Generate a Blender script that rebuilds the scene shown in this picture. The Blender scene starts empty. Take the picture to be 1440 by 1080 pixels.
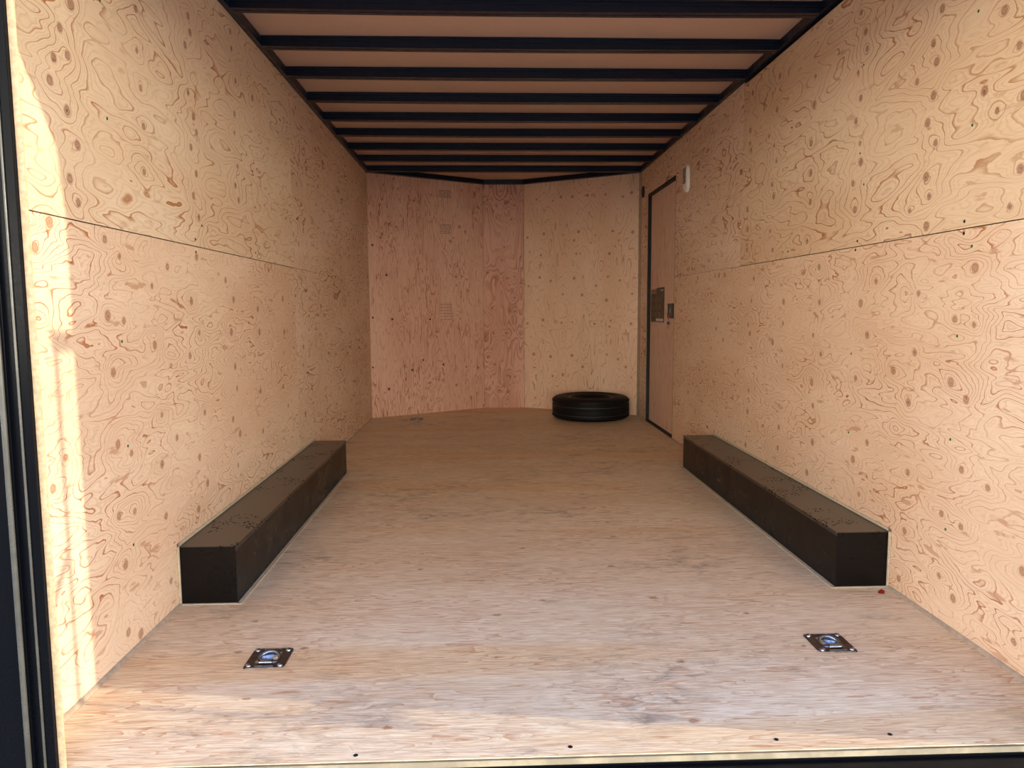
import bpy, bmesh, math, random
import numpy as np
from mathutils import Vector, Matrix
S = bpy.context.scene
C = S.collection
random.seed(7)

# ------------------------------------------------------------------ camera
F_PX = 1050.14; YAW = .0373; PITCH = -.1000; ROLL = -.0053
CAM = Vector((1.0248, 0.0, .9815))
cy, sy, cp, sp = math.cos(YAW), math.sin(YAW), math.cos(PITCH), math.sin(PITCH)
fwd = Vector((sy*cp, cy*cp, sp)); rt = Vector((cy, -sy, 0)); up = rt.cross(fwd)
r2 = rt*math.cos(ROLL) + up*math.sin(ROLL); u2 = up*math.cos(ROLL) - rt*math.sin(ROLL)
cd = bpy.data.cameras.new('camera'); cam = bpy.data.objects.new('camera', cd); C.objects.link(cam)
m = Matrix((r2, u2, -fwd)).transposed().to_4x4(); m.translation = CAM
cam.matrix_world = m
cd.sensor_width = 36; cd.sensor_fit = 'HORIZONTAL'; cd.lens = F_PX/1440*36
cd.clip_start = .02; cd.clip_end = 300
S.camera = cam

# ------------------------------------------------------------------ light
S.view_settings.view_transform = 'Standard'; S.view_settings.look = 'None'
S.view_settings.gamma = 1; S.view_settings.use_curve_mapping = False
S.view_settings.exposure = 0.0
w = bpy.data.worlds.new('sky'); S.world = w; w.use_nodes = True
nt = w.node_tree; bgn = nt.nodes['Background']
tcw = nt.nodes.new('ShaderNodeTexCoord'); sepw = nt.nodes.new('ShaderNodeSeparateXYZ')
rw = nt.nodes.new('ShaderNodeValToRGB')
nt.links.new(tcw.outputs['Generated'], sepw.inputs[0]); nt.links.new(sepw.outputs[2], rw.inputs[0])
rw.color_ramp.elements[0].position = 0.0; rw.color_ramp.elements[0].color = (1.0, .92, .76, 1)
rw.color_ramp.elements[1].position = .75; rw.color_ramp.elements[1].color = (.055, .10, .22, 1)
e = rw.color_ramp.elements.new(.14); e.color = (.48, .45, .385, 1)
e = rw.color_ramp.elements.new(.36); e.color = (.15, .15, .155, 1)
nt.links.new(rw.outputs[0], bgn.inputs[0]); bgn.inputs[1].default_value = SKY = 13.0
SUN_DIR = Vector((-1, .165, -.239)).normalized()
sl = bpy.data.lights.new('sun', 'SUN'); sun = bpy.data.objects.new('sun', sl); C.objects.link(sun)
sun.rotation_euler = SUN_DIR.to_track_quat('-Z', 'Y').to_euler(); sun.location = (8, -4, 6)
sl.energy = 4.4; sl.angle = math.radians(.6); sl.color = (1.0, .86, .62)

# ------------------------------------------------------------------ material helpers
def lin(c):
    return tuple([(v/255/12.92 if v/255 <= .04045 else ((v/255+.055)/1.055)**2.4) for v in c]) + (1,)
class NT:
    def __init__(s, name):
        s.m = bpy.data.materials.new(name); s.m.use_nodes = True; s.t = s.m.node_tree
        s.b = s.t.nodes['Principled BSDF']
    def n(s, k, **kw):
        o = s.t.nodes.new(k)
        for a, b in kw.items(): setattr(o, a, b)
        return o
    def put(s, sock, v):
        if hasattr(v, 'links') or isinstance(v, bpy.types.NodeSocket): s.t.links.new(v, sock)
        elif v is not None: sock.default_value = v
    def math(s, op, a, b=None, c=None, clamp=False):
        o = s.n('ShaderNodeMath', operation=op); o.use_clamp = clamp
        s.put(o.inputs[0], a)
        if b is not None: s.put(o.inputs[1], b)
        if c is not None: s.put(o.inputs[2], c)
        return o.outputs[0]
    def vec(s, x, y, z):
        o = s.n('ShaderNodeCombineXYZ'); s.put(o.inputs[0], x); s.put(o.inputs[1], y); s.put(o.inputs[2], z); return o.outputs[0]
    def noise(s, v, scale, detail=2, rough=.5, dist=0):
        o = s.n('ShaderNodeTexNoise'); s.put(o.inputs['Vector'], v)
        o.inputs['Scale'].default_value = scale; o.inputs['Detail'].default_value = detail
        o.inputs['Roughness'].default_value = rough; o.inputs['Distortion'].default_value = dist
        return o.outputs['Fac']
    def mr(s, v, a, b, c=0., d=1., smooth=True):
        o = s.n('ShaderNodeMapRange'); o.interpolation_type = 'SMOOTHSTEP' if smooth else 'LINEAR'
        s.put(o.inputs[0], v)
        for i, q in enumerate((a, b, c, d)): o.inputs[i+1].default_value = q
        return o.outputs[0]
    def mix(s, f, a, b, mode='MIX'):
        o = s.n('ShaderNodeMix', data_type='RGBA', blend_type=mode); s.put(o.inputs[0], f); s.put(o.inputs[6], a); s.put(o.inputs[7], b); return o.outputs[2]
    def bump(s, h, strength=.2, dist=.001):
        o = s.n('ShaderNodeBump'); o.inputs['Strength'].default_value = strength; o.inputs['Distance'].default_value = dist
        s.put(o.inputs['Height'], h); s.t.links.new(o.outputs[0], s.b.inputs['Normal'])

def plywood(name, c1, c2, late, P=.40, su=2.6, R=.45, amp=9., drift=2., jag=.5, knot=5., line=.76, w0=.75,
            seed=0., tintv=0, cv=1.0, rough=.62, dirt=0., patch=.35, fibre=.08, knotcol=(150, 88, 54), pu=7, pv=26):
    """rotary-cut veneer: UV = metres, u along the grain, v across; ring heights contoured into growth lines"""
    g = NT(name)
    uv = g.n('ShaderNodeUVMap'); uv.uv_map = 'UVMap'
    sx = g.n('ShaderNodeSeparateXYZ'); g.t.links.new(uv.outputs[0], sx.inputs[0])
    u, v = sx.outputs[0], sx.outputs[1]
    kd = g.n('ShaderNodeAttribute'); kd.attribute_name = 'kd'
    kb = g.n('ShaderNodeAttribute'); kb.attribute_name = 'kb'
    if P:
        th = g.math('MULTIPLY', v, 2*math.pi/P)
        a = g.math('MULTIPLY', g.math('COSINE', th), R); b = g.math('MULTIPLY', g.math('SINE', th), R)
        V = g.vec(g.math('MULTIPLY_ADD', u, su, seed), a, g.math('MULTIPLY_ADD', v, .35, b))
    else:
        V = g.vec(g.math('MULTIPLY_ADD', u, su, seed), g.math('MULTIPLY', v, cv), seed*.37)
    n1 = g.noise(V, 1.6, 2.0, .40, .35)
    J = g.vec(g.math('MULTIPLY_ADD', u, 9, seed), g.math('MULTIPLY', v, 22), seed)
    n2 = g.noise(J, 1.0, 3, .6)
    h = g.math('MULTIPLY', n1, amp)
    h = g.math('MULTIPLY_ADD', v, drift, h)
    h = g.math('MULTIPLY_ADD', kb.outputs['Fac'], knot, h)
    h = g.math('MULTIPLY_ADD', n2, jag, h)
    fr = g.math('FRACT', h)
    up_ = g.mr(fr, w0, .97); dn = g.mr(fr, .97, 1.0, 1., 0.)
    ln = g.math('MULTIPLY', up_, dn)
    h2 = g.math('FRACT', g.math('MULTIPLY', h, 3.0))
    ln2 = g.math('MULTIPLY', g.mr(h2, .5, .95), g.mr(h2, .95, 1., 1., 0.))
    st = g.mr(g.noise(g.vec(g.math('MULTIPLY', u, 2.2), g.math('MULTIPLY', v, 5), seed+4), 1.0, 2), .32, .66, .35, 1.0)
    base = g.mix(g.mr(g.noise(g.vec(g.math('MULTIPLY', u, .9), g.math('MULTIPLY', v, 2.6), seed+9), 1., 3), .3, .7), lin(c1), lin(c2))
    f1 = g.math('MULTIPLY', g.math('MULTIPLY', ln, st), line)
    f1 = g.math('MULTIPLY_ADD', g.math('MULTIPLY', ln2, st), line*.38, f1)
    # broad late-wood patches where the blade ran along one ring
    pn = g.noise(g.vec(g.math('MULTIPLY_ADD', u, pu, seed+2), g.math('MULTIPLY', v, pv), 1.), 1., 3, .6)
    pt = g.math('MULTIPLY', g.mr(pn, .61, .69), patch)
    f1 = g.math('MAXIMUM', f1, pt)
    col = g.mix(g.math('MINIMUM', f1, 1.), base, lin(late))
    fb = g.noise(g.vec(g.math('MULTIPLY', u, 14), g.math('MULTIPLY', v, 260), seed), 1., 2, .7)
    fbv = g.mr(fb, .3, .7, 0., 1.)
    col = g.mix(g.math('MULTIPLY', fbv, fibre*2), col, g.mix(1., col, lin((205, 180, 160)), 'MULTIPLY'))
    k = kd.outputs['Fac']
    kr = g.math('MULTIPLY', g.mr(k, .6, 1.2, 1., 0.), .8)
    kring = g.math('MULTIPLY', g.math('PINGPONG', g.math('MULTIPLY_ADD', n2, .35, k), .22), 1.6)
    kf = g.math('MULTIPLY', kr, g.math('SUBTRACT', 1.0, kring), None, True)
    col = g.mix(kf, col, lin(knotcol))
    col = g.mix(g.mr(k, .12, .38, .75, 0.), col, lin((84, 44, 28)))
    if tintv:
        tn = g.noise(g.vec(g.math('MULTIPLY', u, .25), g.math('MULTIPLY', v, 3.2), 3.3), 1., 2)
        col = g.mix(g.mr(tn, .52, .66, 0., tintv), col, g.mix(1., col, lin((250, 226, 188)), 'MULTIPLY'))
    if dirt:
        dn1 = g.noise(g.vec(g.math('MULTIPLY', u, 1.6), g.math('MULTIPLY', v, 2.2), 7.7), 1., 5, .66)
        dn2 = g.noise(g.vec(g.math('MULTIPLY', u, 11), g.math('MULTIPLY', v, 24), 2.7), 1., 4, .7, .6)
        df = g.math('MULTIPLY', g.math('MULTIPLY', g.mr(dn1, .45, .72), g.mr(dn2, .42, .75)), dirt)
        col = g.mix(df, col, lin((116, 100, 88)))
        # short dark scuffs and scratches across the grain
        wv = g.noise(g.vec(g.math('MULTIPLY', g.math('ADD', u, g.math('MULTIPLY', v, .7)), 90), g.math('MULTIPLY', v, 9), 5.), 1., 1, .5)
        sc = g.math('MULTIPLY', g.mr(wv, .73, .78), g.mr(dn1, .5, .62))
        col = g.mix(g.math('MULTIPLY', sc, .45), col, lin((96, 84, 78)))
    g.t.links.new(col, g.b.inputs['Base Color'])
    g.b.inputs['Roughness'].default_value = rough
    g.b.inputs['Specular IOR Level'].default_value = .3
    g.bump(g.math('MULTIPLY_ADD', fb, .5, g.math('MULTIPLY', ln, -.4)), .25, .0006)
    return g.m

def plain(name, c, rough=.5, metal=0., spec=.5, coat=0., vary=0., vs=40., bump=0.):
    g = NT(name); b = g.b
    tc = g.n('ShaderNodeTexCoord')
    n = g.noise(tc.outputs['Object'], vs, 3, .6)
    if vary:
        dark = tuple(x*(1-vary) for x in lin(c)[:3]) + (1,)
        g.t.links.new(g.mix(g.mr(n, .35, .65), lin(c), dark), b.inputs['Base Color'])
    else: b.inputs['Base Color'].default_value = lin(c)
    g.t.links.new(g.mr(n, .3, .7, max(rough-.05, 0), rough+.05), b.inputs['Roughness'])
    b.inputs['Metallic'].default_value = metal; b.inputs['Specular IOR Level'].default_value = spec
    b.inputs['Coat Weight'].default_value = coat; b.inputs['Coat Roughness'].default_value = .12
    if bump: g.bump(n, bump, .002)
    return g.m

UPL = plywood('plywood_upper_left', (239, 218, 189), (231, 204, 171), (176, 116, 70), P=.40, su=1.5, R=.36, amp=10.5, drift=1.0, knotcol=(130, 70, 42), knot=3.2, seed=3.1)
LOL = plywood('plywood_lower_left', (243, 218, 189), (233, 202, 171), (174, 102, 56), P=.44, su=2.3, R=.5, amp=13, drift=1.2, knot=6.0, jag=.9, seed=11.7, patch=.5)
UPR = plywood('plywood_upper_right', (237, 212, 179), (227, 196, 161), (170, 110, 64), P=.405, su=1.4, R=.36, amp=10.5, drift=1.0, knotcol=(130, 70, 42), knot=3.2, seed=23.4)
LOR = plywood('plywood_lower_right', (241, 214, 185), (231, 198, 165), (170, 98, 54), P=.44, su=2.3, R=.5, amp=13, drift=1.2, knot=6.0, jag=.9, seed=31.9, patch=.5)
FAR = plywood('plywood_far_sheets', (243, 218, 193), (233, 204, 175), (156, 88, 48), P=.42, su=2.0, R=.40, amp=9, drift=1.5, knot=4, seed=41.3, patch=.4, line=.75, w0=.70)
FRL = plywood('plywood_front_left', (235, 196, 173), (225, 180, 157), (164, 96, 62), P=0, su=1.3, cv=11, amp=11, drift=0, jag=.8, knot=1.5, seed=5.5, patch=.6, pu=4, pv=34, w0=.6)
FRM = plywood('plywood_front_middle', (225, 180, 159), (215, 164, 139), (146, 78, 48), P=0, su=1.1, cv=4.6, amp=13, drift=0, jag=.2, knot=2.5, seed=8.2, patch=.1, w0=.35, line=.6)
FRR = plywood('plywood_front_right', (244, 212, 184), (236, 198, 166), (168, 112, 70), P=0, su=1.2, cv=5.5, amp=9, drift=0, jag=.35, knot=3.0, seed=15.1, patch=.3, pu=4, pv=30, line=.5)
DRP = plywood('plywood_door', (237, 206, 183), (229, 194, 169), (170, 118, 84), P=0, su=.9, cv=9, amp=7, drift=0, jag=.5, knot=0, seed=19.1, patch=.5, line=.5)
FLR = plywood('plywood_floor', (244, 230, 202), (236, 218, 186), (200, 150, 108), P=0, su=1.5, cv=13., amp=12, drift=0, jag=1.0, knot=1.5, seed=27.7, patch=.75, pu=6, pv=40, line=.6,
              tintv=.5, dirt=1.0, rough=.5, w0=.5, fibre=.3)
STREAK = plain('grey_reflection_streak', (78, 77, 72), .3, vary=.3, vs=20)  # grey colour paints the bright reflections along the black post
EDGE = plain('plywood_edge', (206, 178, 138), .7, vary=.25, vs=90)
EDGE2 = plain('worn_plywood_edge', (224, 208, 172), .7, vary=.35, vs=30)
BLK = plain('black_gloss_steel', (9, 11, 16), .22, .0, .08, .0, vary=.3, vs=200)
BOW = plain('black_painted_steel', (13, 25, 44), .36, .0, .28, .08, vary=.2, vs=30)
ROOF = plain('roof_liner', (204, 172, 152), .42, .0, .5, vary=.08, vs=300, bump=.05)
BOXM = plain('brown_black_steel', (18, 15, 14), .3, .0, .16, .0, vary=.15, vs=8)
SKIN = plain('dark_outer_skin', (30, 32, 36), .6)
CAULK = plain('ivory_sealant', (206, 190, 162), .6, vary=.15, vs=60)
BAND = plain('worn_ivory_band', (176, 162, 134), .7, vary=.3, vs=14)
SEAM = plain('dirty_seam', (92, 76, 58), .8, vary=.4, vs=12)
CAULKG = plain('grey_beige_sealant', (186, 166, 144), .65, vary=.2, vs=40)
ZINC = plain('zinc_steel', (150, 158, 172), .26, 1., .5, vary=.2, vs=60)
ZINCD = plain('dark_zinc_plate', (92, 80, 76), .34, .9, .5, vary=.2, vs=60)
RUB = plain('black_rubber', (9, 9, 10), .6, 0, .25, vary=.2, vs=60)
RIMM = plain('black_rim', (10, 10, 12), .35, .0, .4)
WHT = plain('white_plastic', (232, 226, 214), .4)
LENS = plain('grey_lens', (150, 136, 128), .25)
DKP = plain('black_plastic', (14, 14, 15), .4)
RED = plain('red_plastic', (150, 20, 16), .45)
GRN = plain('green_paint', (20, 92, 44), .5)
SCR = plain('dark_screw_metal', (30, 26, 26), .45, .5)
STK = plain('brown_label_film', (58, 46, 36), .5)
STL = plain('tan_print', (150, 112, 76), .6)
STW = plain('white_print', (214, 206, 200), .6)
INK = plain('grey_stamp_ink', (158, 122, 102), .8, vary=.3, vs=120)
BLUE = plain('blue_plastic', (28, 34, 84), .4)
GASK = plain('black_gasket', (10, 10, 11), .7)
GRD = plain('pale_concrete', (190, 182, 164), .85, vary=.2, vs=2)
def wheelbox_top():
    g = NT('dusty_top_wall_reflection'); tc = g.n('ShaderNodeTexCoord')
    vo = g.n('ShaderNodeTexVoronoi'); vo.inputs['Scale'].default_value = 70; g.t.links.new(tc.outputs['Object'], vo.inputs['Vector'])
    spots = g.mr(vo.outputs['Distance'], .22, .36, 1., 0.)
    mask = g.mr(g.noise(tc.outputs['Object'], 6., 1), .53, .57)
    f = g.math('MULTIPLY', spots, mask)
    col = g.mix(g.math('MULTIPLY', f, .9), lin((40, 33, 29)), lin((6, 5, 5)))  # brown base, lighter than the body, paints in the wall's reflection
    g.t.links.new(col, g.b.inputs['Base Color']); g.t.links.new(g.mr(f, 0, 1, .9, .0), g.b.inputs['Specular IOR Level'])
    g.t.links.new(g.mr(f, 0, 1, .30, .8), g.b.inputs['Roughness'])
    return g.m
BOXT = wheelbox_top()

# ------------------------------------------------------------------ mesh helpers
class MB:
    def __init__(s): s.v = []; s.f = []; s.mi = []; s.sm = []
    def add(s, vs, fs, mi=0, smooth=False, M=None):
        o = len(s.v)
        s.v += [tuple(M @ Vector(p)) if M else tuple(p) for p in vs]
        s.f += [tuple(i+o for i in f) for f in fs]; s.mi += [mi]*len(fs); s.sm += [smooth]*len(fs)
        return s
    def box(s, x0, x1, y0, y1, z0, z1, mi=0, M=None):
        vs = [(x, y, z) for x in (x0, x1) for y in (y0, y1) for z in (z0, z1)]
        return s.add(vs, [(0, 1, 3, 2), (4, 6, 7, 5), (0, 4, 5, 1), (2, 3, 7, 6), (0, 2, 6, 4), (1, 5, 7, 3)], mi, False, M)
    def prism(s, poly, a, b, axis='z', mi=0, M=None):
        """polygon (counter-clockwise) extruded from a to b along an axis"""
        n = len(poly)
        P = {'z': lambda p, t: (p[0], p[1], t), 'x': lambda p, t: (t, p[0], p[1]), 'y': lambda p, t: (p[0], t, p[1])}[axis]
        vs = [P(p, a) for p in poly] + [P(p, b) for p in poly]
        fs = [tuple(range(n-1, -1, -1)), tuple(range(n, 2*n))] + [(i, (i+1) % n, n+(i+1) % n, n+i) for i in range(n)]
        return s.add(vs, fs, mi, False, M)
    def lathe(s, prof, seg=48, mi=0, M=None, closed=False, smooth=True):
        vs = []; fs = []; n = len(prof)
        for i in range(seg):
            a = 2*math.pi*i/seg
            vs += [(r*math.cos(a), r*math.sin(a), z) for r, z in prof]
        for i in range(seg):
            j = (i+1) % seg
            for k in range(n if closed else n-1):
                l = (k+1) % n
                fs.append((i*n+k, j*n+k, j*n+l, i*n+l))
        return s.add(vs, fs, mi, smooth, M)
    def tube(s, pts, r, seg=10, mi=0, M=None, closed=False):
        pts = [Vector(p) for p in pts]; n = len(pts); vs = []; fs = []
        for i, p in enumerate(pts):
            a = pts[(i-1) % n] if closed or i else p; b = pts[(i+1) % n] if closed or i < n-1 else p
            t = (b-a).normalized(); ref = Vector((0, 0, 1)) if abs(t.z) < .9 else Vector((1, 0, 0))
            x = t.cross(ref).normalized(); y = t.cross(x)
            vs += [tuple(p + (x*math.cos(q*2*math.pi/seg) + y*math.sin(q*2*math.pi/seg))*r) for q in range(seg)]
        for i in range(n if closed else n-1):
            j = (i+1) % n
            fs += [(i*seg+q, i*seg+(q+1) % seg, j*seg+(q+1) % seg, j*seg+q) for q in range(seg)]
        if not closed: fs += [tuple(range(seg)), tuple(range((n-1)*seg, n*seg))[::-1]]
        return s.add(vs, fs, mi, True, M)
    def build(s, name, mats, parent=None, bevel=0, loc=None):
        me = bpy.data.meshes.new(name); me.from_pydata(s.v, [], s.f)
        mats = mats if isinstance(mats, (list, tuple)) else [mats]
        for q in mats: me.materials.append(q)
        me.polygons.foreach_set('material_index', s.mi); me.polygons.foreach_set('use_smooth', s.sm)
        bm = bmesh.new(); bm.from_mesh(me); bmesh.ops.recalc_face_normals(bm, faces=bm.faces); bm.to_mesh(me); bm.free()
        me.update()
        o = bpy.data.objects.new(name, me); C.objects.link(o)
        if parent: o.parent = parent
        if bevel:
            b = o.modifiers.new('bevel', 'BEVEL'); b.width = bevel; b.segments = 2; b.limit_method = 'ANGLE'; b.angle_limit = math.radians(40)
        if loc: o.location = loc
        return o
def tag(o, label=None, cat=None, group=None, kind=None):
    if label: o['label'] = label
    if cat: o['category'] = cat
    if group: o['group'] = group
    if kind: o['kind'] = kind
    return o
def structure(o, label, cat): return tag(o, label, cat, None, 'structure')
def empty(name, loc, label, cat, group=None):
    o = bpy.data.objects.new(name, None); C.objects.link(o); o.location = loc; o.empty_display_size = .05
    return tag(o, label, cat, group)
def copy_tree(o, parent=None):
    c = o.copy(); C.objects.link(c); c.parent = parent
    for ch in list(o.children): copy_tree(ch, c)
    return c

# ------------------------------------------------------------------ measured knots (millimetres on each wall)
KL="1935,1669 1963,1613 1945,1476 1984,1401 1938,1310 1971,1256 1877,1529 1900,1588 2351,1754 2364,1649 2359,1875 2371,1538 2358,1401 2782,1957 2731,1897 2771,2009 2779,1669 2742,1555 2738,1742 2780,1470 2744,1388 1992,1746 2094,1176 2171,1135 2086,969 2370,1058 2678,1015 2491,1124 2745,1172 2368,875 2099,813 2738,902 2643,826 2393,653 2755,610 1772,1127 1836,1192 3038,1101 2785,1317 2176,954 2101,611 2177,571 2376,497 2686,457 2750,348 2084,411 2384,326 2654,275 2499,561 3095,342 2104,263 2396,107 2098,66 2172,29 1841,625 1778,563 2177,398 3137,468 3222,2116 3227,2051 2800,1618 3264,1933 3233,1793 3223,1714 3246,1582 3242,1443 3208,1498 4286,2092 3491,1927 3125,1026 3080,895 3450,988 3461,883 3110,752 3121,660 3444,615 3057,541 3880,1041 3888,871 3865,765 3458,426 3913,485"
KR="2853,2073 2813,1991 2798,1925 2859,1859 2831,1759 2861,1682 2822,1592 2811,1522 2866,1453 2842,1351 2343,1892 2381,1803 2359,1740 2367,1641 2392,1563 2344,1491 2386,1394 2364,1330 2372,1237 1992,1665 1992,1249 1965,1531 2064,1517 2462,1710 2123,1586 2470,1299 1960,1342 2058,1778 2121,1092 2396,1025 2111,929 2402,832 2712,879 2769,996 2665,1074 3131,1150 3115,1003 3165,863 3086,786 2204,753 2128,710 2425,664 2525,763 2784,712 3145,560 3136,402 2680,482 2202,944 2132,499 2409,430 2120,329 2724,276 2411,228 2780,399 2216,342 2212,145 2138,101 2432,54 1875,85 1860,286 2013,473 3229,1957 3233,1841 3251,1685 3245,1559 3239,1436 3258,1271 3620,2075 3644,1927 3633,1684 3679,1580 3654,1519 3668,1766 3687,1357 3650,1263 3982,2099 4003,1913 3997,1708 4017,1505 4009,1401 4010,1291 3895,1134 3736,1823 3986,1808 3495,1009 3494,908 3485,706 3164,659 3181,258 3507,408 3512,306 3937,426 3930,541 3932,846 3921,1018 3962,892 3615,812 3953,240 4608,732"
KFL="281,1730 219,1760 138,1660 120,1628 42,1558 172,1295 940,1766 1005,1726 868,1659 840,1628 769,1558 897,1295 601,1194 30,911 221,895 338,908 939,891 610,890 679,773 19,461 415,418 529,507 746,456 665,317 596,286 173,254 1132,408 887,249 1199,23"
KFM="45,2045 222,2015 312,1991 136,1872 277,1857 207,1587 184,1463 44,1341 233,1283 307,1300 370,1240 306,1094 84,994 307,960 95,748 220,745 363,739 42,511 105,434 230,322 307,309 296,245 149,171 19,190 231,85"
KFR="141,2035 317,2010 404,2039 524,2032 678,2032 860,2026 1029,1993 1113,2022 39,1677 220,1703 421,1684 587,1704 542,1625 760,1663 931,1690 1126,1671 993,1603 64,1537 188,1499 566,1499 608,1498 903,1488 174,1288 294,1250 544,1270 888,1276 1006,1239 770,1195 52,1204 422,1122 630,1112 1129,1115 425,1120 627,1110 1128,1115 39,840 208,874 202,816 412,847 526,855 756,839 921,869 909,814 1119,841 107,537 295,517 522,535 885,552 996,512 636,428 115,405 123,103 1129,349 1073,442 315,328 426,345 876,1059"
KF="1060,2323 1519,2231 1053,2027 1253,1829 789,1684 1566,1979 1593,2439 291,2314 307,2096 493,2112 414,1831 1863,2298 1948,2056 2358,2080 1518,1676 776,2764 1504,2761 1594,2441 1215,2439 891,3001 1176,2995 581,3357 1574,3131 1587,3349"
def kp(s): return [(float(a)/1000, float(b)/1000) for a, b in (q.split(',') for q in s.split())]

def sheet_grid(name, O, U, V, rects, mats, knots, parent=None, step=.012, rad=(.012, .019), back=None, th=.012, swap=False, asp=1.0, bump_r=4.2, flip=False):
    """plywood sheets on a plane: O + a*U + b*V; rects = (a0,a1,b0,b1,material,recess[,holes]); one mesh"""
    O, U, V = Vector(O), Vector(U).normalized(), Vector(V).normalized(); N = U.cross(V).normalized() * (-1 if flip else 1)
    rnd = random.Random(len(knots)*3+1)
    K = np.array([(a, b, rnd.uniform(*rad)) for a, b in knots]) if knots else np.zeros((0, 3))
    vs = []; fs = []; mi = []; uvs = []; kds = []; kbs = []
    for (a0, a1, b0, b1, mat, rec) in rects:
        na = max(2, int((a1-a0)/step)+1) if len(K) else 2; nb = max(2, int((b1-b0)/step)+1) if len(K) else 2
        A, B = np.meshgrid(np.linspace(a0, a1, na), np.linspace(b0, b1, nb), indexing='ij')
        A = A.ravel(); B = B.ravel()
        kd = np.full(A.shape, 9.); kb = np.zeros(A.shape)
        for (ka, kb_, r) in K:
            da = (A-ka)/(r*asp); db = (B-kb_)/r
            d = np.sqrt(da*da+db*db); kd = np.minimum(kd, d); kb += np.exp(-np.sqrt((da/bump_r)**2*.6+(db/bump_r)**2)*1.6)
        o = len(vs)
        P = [tuple(O + U*float(a) + V*float(b) - N*rec) for a, b in zip(A, B)]
        vs += P
        uvs += list(zip(B, A)) if swap else list(zip(A, B))
        kds += kd.tolist(); kbs += kb.tolist()
        for i in range(na-1):
            for j in range(nb-1):
                fs.append((o+i*nb+j, o+(i+1)*nb+j, o+(i+1)*nb+j+1, o+i*nb+j+1)); mi.append(mat)
        # edges and back of the sheet
        e = len(vs); cs = [(a0, b0), (a1, b0), (a1, b1), (a0, b1)]
        vs += [tuple(O+U*a+V*b-N*rec) for a, b in cs] + [tuple(O+U*a+V*b-N*(rec+th)) for a, b in cs]
        uvs += [(0, 0)]*8; kds += [9.]*8; kbs += [0.]*8
        for q in range(4): fs.append((e+q, e+4+q, e+4+(q+1) % 4, e+(q+1) % 4)); mi.append(len(mats)-2)
        fs.append((e+4, e+7, e+6, e+5)); mi.append(len(mats)-2)
    if back:
        for (a0, a1, b0, b1, d0, d1) in back:
            e = len(vs)
            vs += [tuple(O+U*a+V*b-N*d) for d in (d0, d1) for a, b in ((a0, b0), (a1, b0), (a1, b1), (a0, b1))]
            uvs += [(0, 0)]*8; kds += [9.]*8; kbs += [0.]*8
            fs += [(e, e+1, e+2, e+3), (e+4, e+7, e+6, e+5)] + [(e+q, e+4+q, e+4+(q+1) % 4, e+(q+1) % 4) for q in range(4)]; mi += [len(mats)-1]*6
    me = bpy.data.meshes.new(name); me.from_pydata(vs, [], fs)
    for q in mats: me.materials.append(q)
    me.polygons.foreach_set('material_index', mi)
    ul = me.uv_layers.new(name='UVMap'); li = np.zeros(len(me.loops), dtype=np.int32); me.loops.foreach_get('vertex_index', li)
    ul.data.foreach_set('uv', np.array(uvs, dtype=np.float32)[li].ravel())
    for nm, d in (('kd', kds), ('kb', kbs)):
        at = me.attributes.new(nm, 'FLOAT', 'POINT'); at.data.foreach_set('value', np.array(d, dtype=np.float32))
    me.update()
    ob = bpy.data.objects.new(name, me); C.objects.link(ob)
    if parent: ob.parent = parent
    return ob

W, H, YC, YV = 2.44, 2.1835, 6.79, 7.4247
YE = 1.553                      # rear edge of the floor
V0, V1, V2, V3 = (0, YC), (1.026, YV), (1.4263, YV), (W, YC)
RZ = 2.2285                     # underside of the roof
g1, g2 = .0016, .0007

# ------------------------------------------------------------------ floor
kf = kp(KF)
rnd = random.Random(3)
kf += [(rnd.uniform(.2, 2.3), rnd.uniform(3.4, 6.6)) for _ in range(14)]
fl = sheet_grid('floor', (0, 0, 0), (1, 0, 0), (0, 1, 0), [(0, W, YE, 2.772-.0006, 0, 0), (0, W, 2.772+.0006, 3.991, 0, 0), (0, W, 3.9922, 5.21, 0, 0), (0, W, 5.2112, 6.43, 0, 0), (0, W, 6.4312, 7.46, 0, 0)],
                [FLR, EDGE2, SKIN], kf, step=.014, rad=(.007, .012), th=.019, asp=1.5, bump_r=3.,
                back=[(-.1, W+.1, YE+.01, 7.6, .0195, .10)])
bf = bmesh.new(); bf.from_mesh(fl.data)
for (cx_, cyy) in ((.409, 2.050), (2.031, 2.068), (.415, 6.672)):
    dele = [f for f in bf.faces if f.calc_area() < .01 and all(abs(v.co.x-cx_) < .051 and abs(v.co.y-cyy) < .055 for v in f.verts)]
    bmesh.ops.delete(bf, geom=dele, context='FACES')
bf.to_mesh(fl.data); bf.free()
structure(fl, 'pale plywood floor with cross grain, scuffs and small knots', 'floor')

# ------------------------------------------------------------------ side walls
rl = random.Random(5)
def extra(y0, y1, n, z0=.05, z1=2.15):
    cols = [rl.uniform(y0, y1) for _ in range(7)]
    return [(rl.choice(cols)+rl.uniform(-.02, .02), rl.uniform(z0, z1)) for _ in range(n)]
kl = kp(KL) + extra(4.2, 6.7, 34)
krr = kp(KR) + extra(4.3, 5.5, 16, .1, 1.2) + extra(1.55, 1.8, 3)
SE = 1.2097
wl = sheet_grid('wall_left', (0, 0, 0), (0, 1, 0), (0, 0, 1),
    [(1.56, 4.13-g2, 0, SE-g1, 1, 0), (1.56, 4.13-g2, SE+g1, H, 0, 0), (4.13+g2, YC, 0, SE-g2, 2, .0006), (4.13+g2, YC, SE+g2, H, 2, .0003)],
    [UPL, LOL, FAR, EDGE, SKIN], kl, back=[(1.53, 7.55, -.10, 2.30, .0135, .10)])
structure(wl, 'left plywood wall with a horizontal seam and swirling grain', 'wall')
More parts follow.
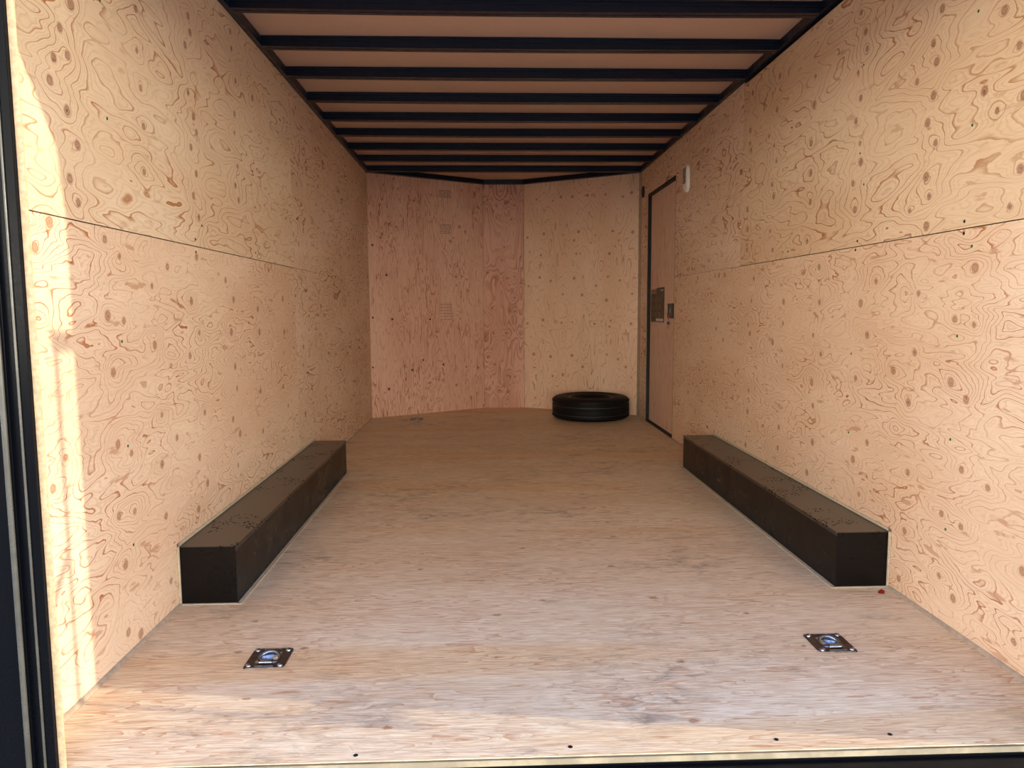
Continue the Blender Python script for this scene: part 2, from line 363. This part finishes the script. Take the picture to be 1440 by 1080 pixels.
# right wall: the side door opening is cut out of the far sheets
D0, D1, DH = 5.533, 6.4426, 1.947
wr = sheet_grid('wall_right', (W, 0, 0), (0, 1, 0), (0, 0, 1),
    [(1.56, 4.11-g2, 0, SE-g1, 1, 0), (1.56, 4.11-g2, SE+g1, H-.010, 0, 0), (4.11+g2, D0, 0, SE-g2, 3, 0), (4.11+g2, D0, SE+g2, H+.004, 2, 0),
     (D0, D1, DH, H+.004, 2, .0003), (D1, YC, 0, H+.004, 2, 0)],
    [UPR, FAR, FAR, LOR, EDGE, SKIN], krr, flip=True)
wr.data.materials[1] = LOR
# the outside skin of the right wall is on the other side of the sheets (normal points outward), so it is added as its own solid
sk = MB(); sk.box(W+.0135, W+.10, 1.53, D0-.002, -.10, 2.30); sk.box(W+.0135, W+.10, D1+.002, 7.55, -.10, 2.30)
sk.box(W+.0135, W+.10, D0-.002, D1+.002, DH+.002, 2.30); sk.box(W+.06, W+.10, D0-.002, D1+.002, -.10, DH+.002); sk.box(W+.0135, W+.06, D0-.002, D1+.002, -.10, -.002)
sko = sk.build('outer_skin', SKIN, wr)
structure(wr, 'right plywood wall with a horizontal seam and many knots', 'wall')

# ------------------------------------------------------------------ front wall (shallow V)
wf = empty('wall_front', (0, 0, 0), 'angled front wall of three upright plywood panels', 'wall'); wf['kind'] = 'structure'
def vpanel(name, A, B, mat, knots, lab, rec=0.0):
    L = math.hypot(B[0]-A[0], B[1]-A[1])
    # normal must face the doorway (-Y): U x V with U from A to B and V up gives (dy,-dx)
    o = sheet_grid(name, (A[0], A[1], 0), (B[0]-A[0], B[1]-A[1], 0), (0, 0, 1), [(0.001, L-.001, 0, H+.004, 0, rec)], [mat, EDGE, SKIN], knots, wf,
                   swap=True, rad=(.010, .018) if name != 'x' else 0, back=[(-.06, L+.06, -.1, 2.3, .014, .09)])
    o['label'] = lab; return o
vpanel('plywood_panel', V0, V1, FRL, kp(KFL), 'reddish front panel with faint stamps, beside the left wall')
vpanel('plywood_panel', V1, V2, FRM, kp(KFM), 'narrow redder middle panel with wide cathedral grain')
vpanel('plywood_panel', V2, V3, FRR, kp(KFR), 'paler knotty front panel behind the tyre')

# stamps on the left panel
Lv = math.hypot(1.026, YV-YC); du = Vector((1.026/Lv, (YV-YC)/Lv, 0)); dn_ = Vector((du.y, -du.x, 0))
def on_panel(a, z, d): return Vector((0, YC, 0)) + du*a + Vector((0, 0, z)) + dn_*d
for (a0, a1, z0, z1) in ((.726, .85, 1.69, 1.785), (.724, .842, .875, 1.04), (.724, .855, 2.03, 2.10)):
    st = MB()
    def bar(p, q, r, s_):
        st.add([on_panel(p, r, .0006), on_panel(q, r, .0006), on_panel(q, s_, .0006), on_panel(p, s_, .0006)], [(0, 1, 2, 3)])
    rows = 6
    for k in range(rows):
        z = z0 + (z1-z0)*(k+.5)/rows; x = a0
        while x < a1-.01:
            q = min(a1, x + rnd.uniform(.008, .03)); bar(x, q, z-.004, z+.002); x = q + rnd.uniform(.004, .009)
    bar(a1-.002, a1+.001, z0, z1); bar(a0, a1, z1-.002, z1)
    o = st.build('grade_stamp', INK, wf); o['label'] = 'faint grey printed stamp on the wood'

# ------------------------------------------------------------------ roof
rf = MB(); rf.box(-.1, W+.1, 1.46, 7.62, RZ, RZ+.06)
structure(rf.build('ceiling', ROOF), 'brownish roof lining seen between the black bows', 'ceiling')
def trim(name, mb, mat, label, bevel=0):
    return structure(mb.build(name, mat, None, bevel), label, 'trim')
a = MB(); a.box(-.012, .022, 1.57, YC, H+.002, RZ-.001); a.box(-.012, .006, 1.57, YC, H+.001, H+.004)
trim('trim_6', a, BOW, 'black top rail between the left wall and the roof', .001)
a = MB(); a.box(W-.022, W+.012, 1.57, YC, H+.005, RZ-.001)
for yy in (2.2, 3.05, 3.93, 4.8): a.box(W-.0235, W-.022, yy, yy+.004, H+.006, RZ-.002)
trim('trim_7', a, BOW, 'black top rail between the right wall and the roof', .001)
a = MB()
for A, B in ((V0, V1), (V1, V2), (V2, V3)):
    A = Vector((*A, 0)); B = Vector((*B, 0)); d = (B-A).normalized(); n = Vector((d.y, -d.x, 0)); e = .008
    P = [A-d*e, B+d*e, B+d*e+n*.045, A-d*e+n*.045]
    a.add([(p.x, p.y, z) for z in (H+.005, RZ+.014) for p in P], [(0, 3, 2, 1), (4, 5, 6, 7), (0, 1, 5, 4), (1, 2, 6, 5), (2, 3, 7, 6), (3, 0, 4, 7)])
trim('trim_8', a, BOW, 'black V-shaped rail along the top of the front wall')

# nine roof bows
BY = [3.204, 3.639, 4.077, 4.53, 4.967, 5.389, 5.839, 6.283, 6.731]
bm_ = MB(); n = 24; w_ = .055
for k in range(n):
    x0, x1 = .023+(W-.046)*k/n, .023+(W-.046)*(k+1)/n
    f = lambda x: -.006*(1-((x-W/2)/(W/2))**2)
    for (ya, yb, za, zb) in ((-w_, -w_+.004, 0, .020), (-w_+.004, -.031, 0, .044), (-w_+.001, -w_+.004, .0225, .044), (-.031, -.025, .004, .044), (-.025, 0, 0, .044), (-w_-.006, -w_+.001, .036, .044)):
        vs = [(x, y, z+(f(x) if z < .02 else 0)) for x in (x0, x1) for y in (ya, yb) for z in (za, zb)]
        bm_.add(vs, [(0, 1, 3, 2), (4, 6, 7, 5), (0, 4, 5, 1), (2, 3, 7, 6), (0, 2, 6, 4), (1, 5, 7, 3)])
bow = bm_.build('roof_bow', BOW)
me = bow.data; b2 = bmesh.new(); b2.from_mesh(me); bmesh.ops.remove_doubles(b2, verts=b2.verts, dist=1e-5); b2.to_mesh(me); b2.free()
words = ['nearest the doorway', 'second from the doorway', 'third from the doorway', 'fourth from the doorway', 'fifth one, midway along the roof',
         'fourth from the front wall', 'third from the front wall', 'second from the front wall', 'last one, against the front wall']
for i, y in enumerate(BY):
    o = bow if i == 0 else bow.copy()
    if i: C.objects.link(o)
    o.location = (0, y, H-.0005)
    tag(o, 'black steel roof bow, ' + words[i], 'roof bow', 'black bows under the roof')

# ------------------------------------------------------------------ rear frame
def post(poly, top):
    a = MB(); a.prism(poly, -.45, top); return a
fz = [(.103, 1.575), (-.12, 1.575), (-.12, 1.52), (.062, 1.52), (.062, 1.536), (.081, 1.536), (.081, 1.542), (.103, 1.542)]
pz = post(fz, 1.9005)
pz.tube([(.060, 1.522, -.45), (.060, 1.522, 1.9)], .0055, 16, 1); pz.tube([(.082, 1.540, -.45), (.082, 1.540, 1.9)], .0030, 12, 1)  # added grey tubes stand in for light streaks reflected in the gloss
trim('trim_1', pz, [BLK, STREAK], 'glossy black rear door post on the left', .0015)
trim('trim_2', post([(2.33, 1.521), (2.56, 1.521), (2.56, 1.575), (2.33, 1.575)], 1.7695), BLK, 'black rear door post on the right')
a = MB(); a.prism([(-.12, 1.901), (2.20, 1.901), (2.33, 1.77), (2.56, 1.77), (2.56, 2.30), (-.12, 2.30)], 1.521, 1.572, 'y')
trim('trim_3', a, BLK, 'black header over the rear opening')
a = MB(); a.box(-.12, 2.56, 1.50, YE-.004, -.16, -.026); a.box(-.12, 2.56, 1.485, 1.50, -.16, -.040); a.tube([(-.1, 1.498, -.036), (2.54, 1.498, -.036)], .006)
trim('trim_4', a, BLK, 'black sill with a rounded lip under the floor edge')
a = MB(); a.box(.1035, .1165, 1.553, 1.558, .0005, 1.9)
trim('trim_5', a, EDGE, 'raw cut plywood edge beside the left door post')
a = MB(); a.box(.13, W-.12, YE-.0035, YE-.0005, -.0185, -.0055); a.box(.13, W-.12, YE-.0012, YE-.0004, -.0054, -.0026, 1)
trim('trim_9', a, [BAND, SEAM], 'ivory strip along the rear edge of the floor')

# locking bar hung outside the right post (throws the thin shadow)
lb = empty('lock_bar', (2.385, 1.434, .36), 'slim upright locking bar outside the right rear post', 'lock bar')
def rel(mb, name, mat, par, bevel=0):
    o = mb.build(name, mat, par, bevel); o.matrix_parent_inverse = Matrix.Translation(par.location).inverted(); return o
a = MB(); a.tube([(2.385, 1.434, .36), (2.385, 1.434, 1.505)], .011, 16); rel(a, 'rod', BLK, lb)
for z in (.40, 1.478):
    a = MB(); a.box(2.36, 2.41, 1.419, 1.5205, z-.022, z+.022); rel(a, 'bracket', BLK, lb, .003)
a = MB(); a.tube([(2.385, 1.43, .96), (2.37, 1.405, .92), (2.34, 1.36, .84), (2.33, 1.34, .80)], .013, 12); rel(a, 'handle', BLK, lb)

# ------------------------------------------------------------------ sealant strips
a = MB()
def bead(mb, x, y0, y1, sgn, s=.009): mb.prism([(x, .0002), (x+sgn*s, .0002), (x+sgn*s*.75, s*.55), (x+sgn*s*.3, s*.9), (x, s)] if sgn > 0 else [(x, .0002), (x, s), (x+sgn*s*.3, s*.9), (x+sgn*s*.75, s*.55), (x+sgn*s, .0002)], y0, y1, 'y')
for y0, y1 in ((1.602, 2.455), (4.486, YC-.01)): bead(a, .0003, y0, y1, 1, .010 if y0 < 2 else .006)
structure(a.build('baseboard_left', CAULKG), 'grey beige sealant line at the foot of the left wall', 'baseboard')
a = MB()
for y0, y1 in ((1.58, 2.492), (4.53, D0)): bead(a, W-.0003, y0, y1, -1, .010 if y0 < 2 else .006)
structure(a.build('baseboard_right', CAULKG), 'grey beige sealant line at the foot of the right wall', 'baseboard')
a = MB(); a.prism([(W-.0005, 6.72), (W-.0005, 6.775), (W-.012, 6.785), (W-.014, 6.778)][::-1], .001, H)
trim('trim_10', a, CAULKG, 'narrow grey corner strip between front wall and right wall')

# ------------------------------------------------------------------ wheel boxes
def wheel_box(name, x0, x1, y0, y1, h, side, label):
    """side = +1: the wall is at low x, -1: the wall is at high x"""
    t = empty(name, ((x0+x1)/2, (y0+y1)/2, 0), label, 'wheel box', 'wheel boxes along the walls')
    a = MB(); a.box(x0, x1, y0, y1, .0005, h-.003); rel(a, 'body', BOXM, t, .002)
    inn = x1 if side > 0 else x0
    a = MB(); a.box(min(x0, x0 if side > 0 else x0-.002), max(x1, x1 if side < 0 else x1+.002), y0-.0015, y1+.001, h-.003, h)
    a.box(inn-.0001 if side > 0 else inn-.0025, inn+.0025 if side > 0 else inn+.0001, y0, y1, h-.013, h-.003)
    rel(a, 'top_plate', BOXT, t, .0008)
    a = MB(); wx = x0 if side > 0 else x1; s = side
    def bx(xa, xb, *r): a.box(min(xa, xb), max(xa, xb), *r)
    bx(inn+s*.0006, inn+s*.017, y0-.010, y1+.008, .0006, .004)               # along the floor
    bx(wx+s*.0008, inn+s*.012, y0-.012, y0-.0022, .0006, .004)             # in front
    bx(wx+s*.0008, wx+s*.005, y0-.013, y0-.0022, .004, h+.012)              # up the wall
    bx(wx+s*.0008, wx+s*.005, y0-.013, y1+.004, h+.001, h+.012)            # along the wall
    rel(a, 'sealant_edge', CAULK, t, .001)
    a = MB(); xs = inn+s*.0006
    yy = y0+.42 if side < 0 else y0+1.5
    bx(xs-.0004, xs+.0004, yy, yy+.002, .01, .05)
    rel(a, 'seam', GASK, t)
    return t
wheel_box('wheel_box', .0005, .1885, 2.463, 4.478, .1993, 1, 'long brown-black steel wheel box along the left wall')
wheel_box('wheel_box', 2.253, W-.0005, 2.502, 4.521, .1993, -1, 'long brown-black steel wheel box along the right wall')

# ------------------------------------------------------------------ floor tie-down rings
def tie_down():
    t = empty('tie_down_ring', (0, 0, 0), 'x', 'tie-down ring', 'recessed tie-down rings in the floor')
    hx, hy, c = .056, .060, .016
    def outline(hx, hy, c):
        pts = []
        for sx, sy_, cc in ((1, 1, c*.5), (-1, 1, c*1.3), (-1, -1, c*.5), (1, -1, c*1.3)):
            cx_, cyy = sx*(hx-cc), sy_*(hy-cc); a0 = {(1, 1): 0, (-1, 1): 90, (-1, -1): 180, (1, -1): 270}[(sx, sy_)]
            for k in range(5):
                an = math.radians(a0+k*22.5); pts.append((cx_+cc*math.cos(an), cyy+cc*math.sin(an)))
        return pts
    out = outline(hx, hy, c); nO = len(out)
    # plate with a round recess: rings blended from the outline to a circle, then down into a cup
    rings = []
    th = [math.atan2(p[1], p[0]) for p in out]
    rings.append([(p[0], p[1], .0004) for p in out]); rings.append([(p[0]*.985, p[1]*.985, .0035) for p in out])
    for r, z in ((.044, .0035), (.0425, .0050), (.040, .0045), (.036, -.006), (.031, -.013), (.025, -.016), (.014, -.0165), (.006, -.0165)):
        rings.append([(r*math.cos(q), r*math.sin(q), z) for q in th])
    vs = [p for g in rings for p in g]; fs = []
    for k in range(len(rings)-1):
        fs += [(k*nO+i, k*nO+(i+1) % nO, (k+1)*nO+(i+1) % nO, (k+1)*nO+i) for i in range(nO)]
    fs.append(tuple((len(rings)-1)*nO+i for i in range(nO)))
    a = MB(); a.add(vs, fs[:nO*3], 0, False); o = len(a.v)
    a.f += [f for f in fs[nO*3:]]; a.mi += [1]*(len(fs)-nO*3); a.sm += [True]*(len(fs)-nO*3-1)+[False]
    for sy_ in (-1, 1): a.box(-.026, .026, sy_*.0515-.0025, sy_*.0515+.0025, .0034, .0058, 1)
    a.build('base_plate', [ZINCD, ZINC], t)
    a = MB(); R = .030
    pts = [(R*math.cos(math.radians(q)), R*math.sin(math.radians(q))-.002, -.001+.010*math.sin(math.radians(max(0, min(180, q))))) for q in range(-20, 201, 11)]
    pts = pts + [(-.027, -.024, .0015), (0, -.0245, .0015), (.027, -.024, .0015)]
    a.tube(pts, .0052, 10, closed=True); a.build('ring', ZINC, t)
    a = MB(); a.box(-.020, .020, -.040, -.019, .0036, .0115)
    a.build('strap', ZINC, t, .004)
    for sx in (-1, 1):
        for sy_ in (-1, 1):
            a = MB(); a.lathe([(.0085, 0), (.0082, .0025), (.006, .0048), (.003, .0058), (.0001, .006)], 16, M=Matrix.Translation((sx*.043, sy_*.046, .0036)))
            a.build('bolt', ZINC, t)
    return t
t0 = tie_down()
for i, (x, y, sc, lab) in enumerate(((.409, 2.050, 1, 'bright zinc tie-down ring in the floor in front of the left wheel box'), (2.031, 2.068, -1, 'bright zinc tie-down ring in the floor in front of the right wheel box'), (.415, 6.672, 1, 'zinc tie-down ring far back in the floor by the front wall'))):
    o = t0 if i == 0 else copy_tree(t0)
    o.location = (x, y, 0); o['label'] = lab
    if sc < 0: o.scale = (-1, 1, 1)

# ------------------------------------------------------------------ spare tyre
ty = empty('spare_tire', (1.982, 6.660, 0), 'black spare tyre lying flat in the far right corner', 'tire')
R_, hW = .345, .101
def tread(z): return R_ - .006*(z/hW)**2
prof = []
grooves = (-.045, 0, .045)
zs = np.linspace(-.072, .072, 49)
outer = [(tread(z)-(.006 if min(abs(z-g) for g in grooves) < .0042 else 0), z) for z in zs]
side_t = [(.332, .084), (.318, .093), (.296, .099), (.270, .101), (.262, .1035), (.256, .101), (.236, .095), (.216, .087), (.202, .083), (.196, .078), (.193, .070)]
side_b = [(r, -z) for r, z in side_t[::-1]]
inner = [(.193, .070), (.200, .066), (.235, .072), (.300, .070), (.325, .040), (.325, -.040), (.300, -.070), (.235, -.072), (.200, -.066)]
full = outer + side_t + inner[1:] + side_b
Mx = Matrix.Translation((1.982, 6.660, .1045))
a = MB(); a.lathe(full[::-1], 96, M=Mx, closed=True)
for k in range(72):
    an = 2*math.pi*k/72
    for z in (-.0635, .0635):
        a.box(R_-.012, R_+.0008, -.0085, .0085, z-.0085, z+.0085, M=Mx @ Matrix.Rotation(an+(0 if z > 0 else .04), 4, 'Z'))
casing = rel(a, 'casing', RUB, ty)
a = MB(); a.lathe([(R_+.0004, .0225), (R_+.0009, .0232), (R_+.0004, .0239)], 96, M=Mx); a.lathe([(R_-.0006, -.0485), (R_+.0004, -.0492), (R_-.0006, -.0499)], 96, M=Mx)
rel(a, 'moulding_line', plain('grey_mark', (96, 98, 106), .5), ty)['label'] = 'thin grey lines around the tread'
a = MB(); a.lathe([(.1995, .084), (.196, .088), (.191, .084), (.188, .060), (.160, .050), (.158, .010), (.140, .020), (.110, .045), (.075, .048), (.070, .040), (.045, .040), (.042, .030), (.042, -.02), (.060, -.03), (.158, -.035), (.185, -.06), (.193, -.083), (.199, -.084)], 64, M=Mx)
rim = rel(a, 'rim', RIMM, ty)
for k in range(5):
    an = math.radians(72*k+15)
    a = MB(); a.lathe([(.0095, 0), (.0095, .002), (.006, .0022), (.0055, -.004)], 16, M=Mx @ Matrix.Translation((.057*math.cos(an), .057*math.sin(an), .0405)))
    o = a.build('bolt_hole', ZINC, rim)
a = MB(); a.lathe([(.036, 0), (.036, .018), (.028, .028), (.001, .030)], 24, M=Mx @ Matrix.Translation((0, 0, .036)))
o = rel(a, 'hub_cap', ZINC, ty)

# ------------------------------------------------------------------ side door
a = MB()
dr = empty('door_1', (W+.02, (D0+D1)/2, 0), 'plywood side door with a black gasket in the right wall', 'door'); dr['kind'] = 'structure'
XD = W+.024
dp = sheet_grid('door_panel', (XD, 0, 0), (0, 1, 0), (0, 0, 1), [(D0+.012, D1-.014, .014, DH-.018, 0, 0)], [DRP, EDGE, SKIN], [(6.35, .35), (6.33, .30), (6.30, .33), (6.2, .28), (6.1, .5), (6.35, .62), (5.9, .22), (6.05, 1.5)], None, swap=True, step=.015, rad=(.006, .01), flip=True)
dp.parent = dr; dp.matrix_parent_inverse = Matrix.Translation(dr.location).inverted()
def rd(mb, name, mat, bevel=0, par=None): 
    return rel(mb, name, mat, par or dr, bevel)
a.box(W-.003, W+.044, D1-.013, D1+.004, .001, DH+.003); a.box(W+.001, W+.044, D0+.001, D0+.011, .001, DH)
a.box(W-.003, W+.044, D0+.001, D1, DH-.016, DH+.003); a.box(W-.002, W+.044, D0+.001, D1-.001, .001, .013)
rd(a, 'gasket', GASK, .001)
a = MB(); a.box(W-.004, W-.0005, D1+.005, D1+.02, .001, DH); rd(a, 'edge_strip', CAULK)['label'] = 'pale strip beside the far gasket'
# warning label
xs = XD-.0005
def patch(mb, y0, y1, z0, z1, d=.0010, mi=0): mb.box(xs-d, xs, y0, y1, z0, z1, mi)
a = MB(); patch(a, 5.93, 6.395, .868, 1.105); patch(a, 5.93, 6.20, 1.105, 1.150)
lbl = rd(a, 'warning_label', STK); lbl['label'] = 'dark brown instruction label with tan print on the door'
a = MB(); patch(a, 6.20, 6.39, 1.108, 1.140, .0009)
for r_ in range(3):
    z = 1.075 - r_*.062
    for cI, yy in enumerate((6.33, 6.22, 6.08)):
        for k in range(4): patch(a, yy-.035, yy+.03, z-.008-k*.010, z-.0045-k*.010, .0016)
    yy = (6.155, 6.155, 6.10)[r_]
    for (p, q, u_, v_) in ((yy-.016, yy-.012, z-.046, z), (yy+.012, yy+.016, z-.046, z), (yy-.016, yy+.016, z-.003, z), (yy-.016, yy+.016, z-.046, z-.043)): patch(a, p, q, u_, v_, .0018)
o = a.build('print', STL, lbl)
a = MB(); patch(a, 5.96, 6.21, .876, .898, .0018); patch(a, 5.965, 6.05, 1.122, 1.130, .0018)
o = a.build('white_block', STW, lbl)
# latch
a = MB(); a.box(XD-.014, XD-.0004, 5.625, 5.785, .905, 1.018); lt = rd(a, 'latch_plate', DKP, .003)
a = MB(); a.box(XD-.020, XD-.0145, 5.665, 5.74, .908, .930); o = rd(a, 'lock_tab', RED, .002); o['label'] = 'dark red lock tab'
a = MB(); a.box(XD-.018, XD-.0145, 5.762, 5.774, .945, 1.0); o = rd(a, 'paddle', ZINC, .002); o['label'] = 'grey paddle of the latch'
a = MB(); a.box(XD-.0155, XD-.0141, 5.683, 5.695, .945, .983); o = rd(a, 'lock_marking', STW); o['label'] = 'small white marking on the latch'
# keys hanging under the latch
ky = empty('key_set', (XD-.006, 5.775, .885), 'small dark blue keys hanging under the door latch', 'keys')
a = MB(); a.tube([(XD-.006, 5.775+.012*math.cos(q*math.pi/6), .886+.012*math.sin(q*math.pi/6)) for q in range(12)], .0012, 8, closed=True); rel(a, 'key_ring', ZINC, ky)
a = MB(); a.box(XD-.012, XD-.003, 5.74, 5.80, .855, .877); rel(a, 'key_head', BLUE, ky, .003)
a = MB(); a.box(XD-.008, XD-.006, 5.765, 5.782, .825, .856); rel(a, 'key_blade', ZINC, ky)
a = MB(); a.tube([(XD-.006, 5.775, .8975), (XD-.006, 5.775, .9055)], .0012, 8); rel(a, 'hook', ZINC, ky)

# ------------------------------------------------------------------ lamp and round cap on the right wall
lm = empty('dome_light', (W, 5.21, 1.87), 'white oval dome light on the right wall beside the door top', 'light')
def capsule(hw, hh, d0, d1, top=1., n=12):
    def ring(s, x, inset):
        P = []
        for k in range(n+1): q = math.pi*k/n; P.append((x, (hw-inset)*math.cos(q), hh-hw+(hw-inset)*math.sin(q)))
        for k in range(n+1): q = math.pi+math.pi*k/n; P.append((x, (hw-inset)*math.cos(q), -(hh-hw)+(hw-inset)*math.sin(q)))
        return P
    R3 = [ring(1, d0, 0), ring(1, d1*.55, 0), ring(1, d1*.85, hw*.10), ring(1, d1, hw*.32)]
    N_ = len(R3[0]); vs = [p for r in R3 for p in r]
    fs = [(k*N_+i, k*N_+(i+1) % N_, (k+1)*N_+(i+1) % N_, (k+1)*N_+i) for k in range(3) for i in range(N_)] + [tuple(3*N_+i for i in range(N_)), tuple(range(N_))[::-1]]
    return vs, fs
vs, fs = capsule(.050, .093, -.0005, -.024)
a = MB(); a.add(vs, fs, 0, False); a.build('housing', WHT, lm, .001)
a = MB(); a.box(-.0275, -.022, -.034, .036, -.035, .072); a.build('lens', LENS, lm, .003)
a = MB(); a.lathe([(.0001, 0), (.006, 0), (.006, .006), (.0001, .007)], 12, M=Matrix.Translation((-.024, .02, -.060)) @ Matrix.Rotation(-math.pi/2, 4, 'Y')); a.build('switch', WHT, lm)
vc = empty('wall_vent', (W, 6.655, 2.0), 'round black cap high on the right wall by the corner', 'vent')
Mv = Matrix.Rotation(-math.pi/2, 4, 'Y')
a = MB(); a.lathe([(.050, .0005), (.050, .006), (.046, .010), (.038, .010), (.036, .006), (.0001, .006)], 32, M=Mv); a.build('flange', DKP, vc)
a = MB()
for k in range(-2, 3): a.box(-.0095, -.0062, -.033+abs(k)*.004, .033-abs(k)*.004, k*.012-.002, k*.012+.002)
a.build('slat', DKP, vc)

# ------------------------------------------------------------------ screws
def screw_mesh(r, h_):
    a = MB(); a.lathe([(r, .0002), (r*.92, h_*.7), (r*.6, h_), (r*.3, h_), (r*.25, h_*.4), (.0001, h_*.4)], 14); return a
def screws(name, mat, r, h_, pts, M3, label, group):
    src = None
    for p in pts:
        if src is None: src = screw_mesh(r, h_).build(name, mat); o = src
        else: o = src.copy(); C.objects.link(o)
        o.matrix_world = Matrix.Translation(p) @ M3
        tag(o, label, 'screw', group)
MLf = Matrix.Rotation(math.pi/2, 4, 'Y'); MRt = Matrix.Rotation(-math.pi/2, 4, 'Y')
gl = [(2.145, 1.506), (2.142, 1.813), (2.157, .896), (2.157, .596), (2.156, .305)]
gr = [(2.168, 1.818), (2.817, 1.874), (2.168, 1.503), (2.818, 1.555), (2.781, 1.435), (2.14, 1.156), (2.185, .894), (2.825, .804), (2.191, .58), (2.191, .30), (2.821, .497)]
screws('screw', GRN, .0045, .0016, [(0.0002, y, z) for y, z in gl], MLf, 'tiny green-painted screw head in the left plywood wall', 'green screws in the left wall')
screws('screw', GRN, .0045, .0016, [(W-.0002, y, z) for y, z in gr], MRt, 'tiny green-painted screw head in the right plywood wall', 'green screws in the right wall')
dl = [(2.74, 1.235), (2.74, 1.19), (2.81, 1.29), (3.45, 1.60), (3.45, 1.24)]
screws('screw', SCR, .005, .0016, [(0.0002, y, z) for y, z in dl], MLf, 'small dark screw head in the left plywood wall', 'dark screws in the left wall')
screws('screw', SCR, .005, .0016, [(W-.0002, y, z) for y, z in [(2.18, 1.231), (2.18, 1.196), (2.813, 1.231), (2.824, 1.198), (3.46, 1.8), (3.46, 1.24)]], MRt, 'small dark screw head in the right plywood wall', 'dark screws in the right wall')
screws('screw', SCR, .0055, .0016, [(x, y, .0002) for x, y in [(.733, 1.575), (1.211, 1.585), (1.684, 1.592), (1.953, 1.60)]], Matrix(), 'dark screw head in the floor near its rear edge', 'dark screws along the rear floor edge')
def psc(A, B, knots):
    L = math.hypot(B[0]-A[0], B[1]-A[1]); d = Vector(((B[0]-A[0])/L, (B[1]-A[1])/L, 0)); n = Vector((d.y, -d.x, 0))
    M3 = n.to_track_quat('Z', 'Y').to_matrix().to_4x4()
    return [Vector((A[0], A[1], 0)) + d*a_ + Vector((0, 0, z)) + n*.0002 for a_, z in knots], M3
p, M3 = psc(V0, V1, [(.042, 1.558), (.172, 1.295), (.897, 1.295), (.030, .911), (.221, .895), (.610, .890), (.019, .461), (.529, .507), (.746, .456), (.415, .418), (.174, .254), (1.0, .42)])
screws('screw', SCR, .0075, .002, p, M3, 'dark screw head in the reddish front panel', 'dark screws in the left front panel')

# small red scrap on the floor
a = MB(); a.add([(0, 0, .0004), (.018, -.006, .0004), (.030, .012, .003), (.022, .022, .006), (.006, .012, .002)], [(0, 1, 2, 3, 4)])
a.add([(0, 0, .0010), (.018, -.006, .0010), (.030, .012, .0036), (.022, .022, .0066), (.006, .012, .0026)], [(4, 3, 2, 1, 0)])
o = a.build('plastic_scrap', RED); o.location = (2.375, 2.44, 0); tag(o, 'tiny red plastic scrap on the floor by the right wheel box', 'scrap')

# ground outside
a = MB(); a.box(-30, 32, -40, 30, -.62, -.60)
structure(a.build('ground', GRD), 'pale concrete ground outside the trailer', 'ground')
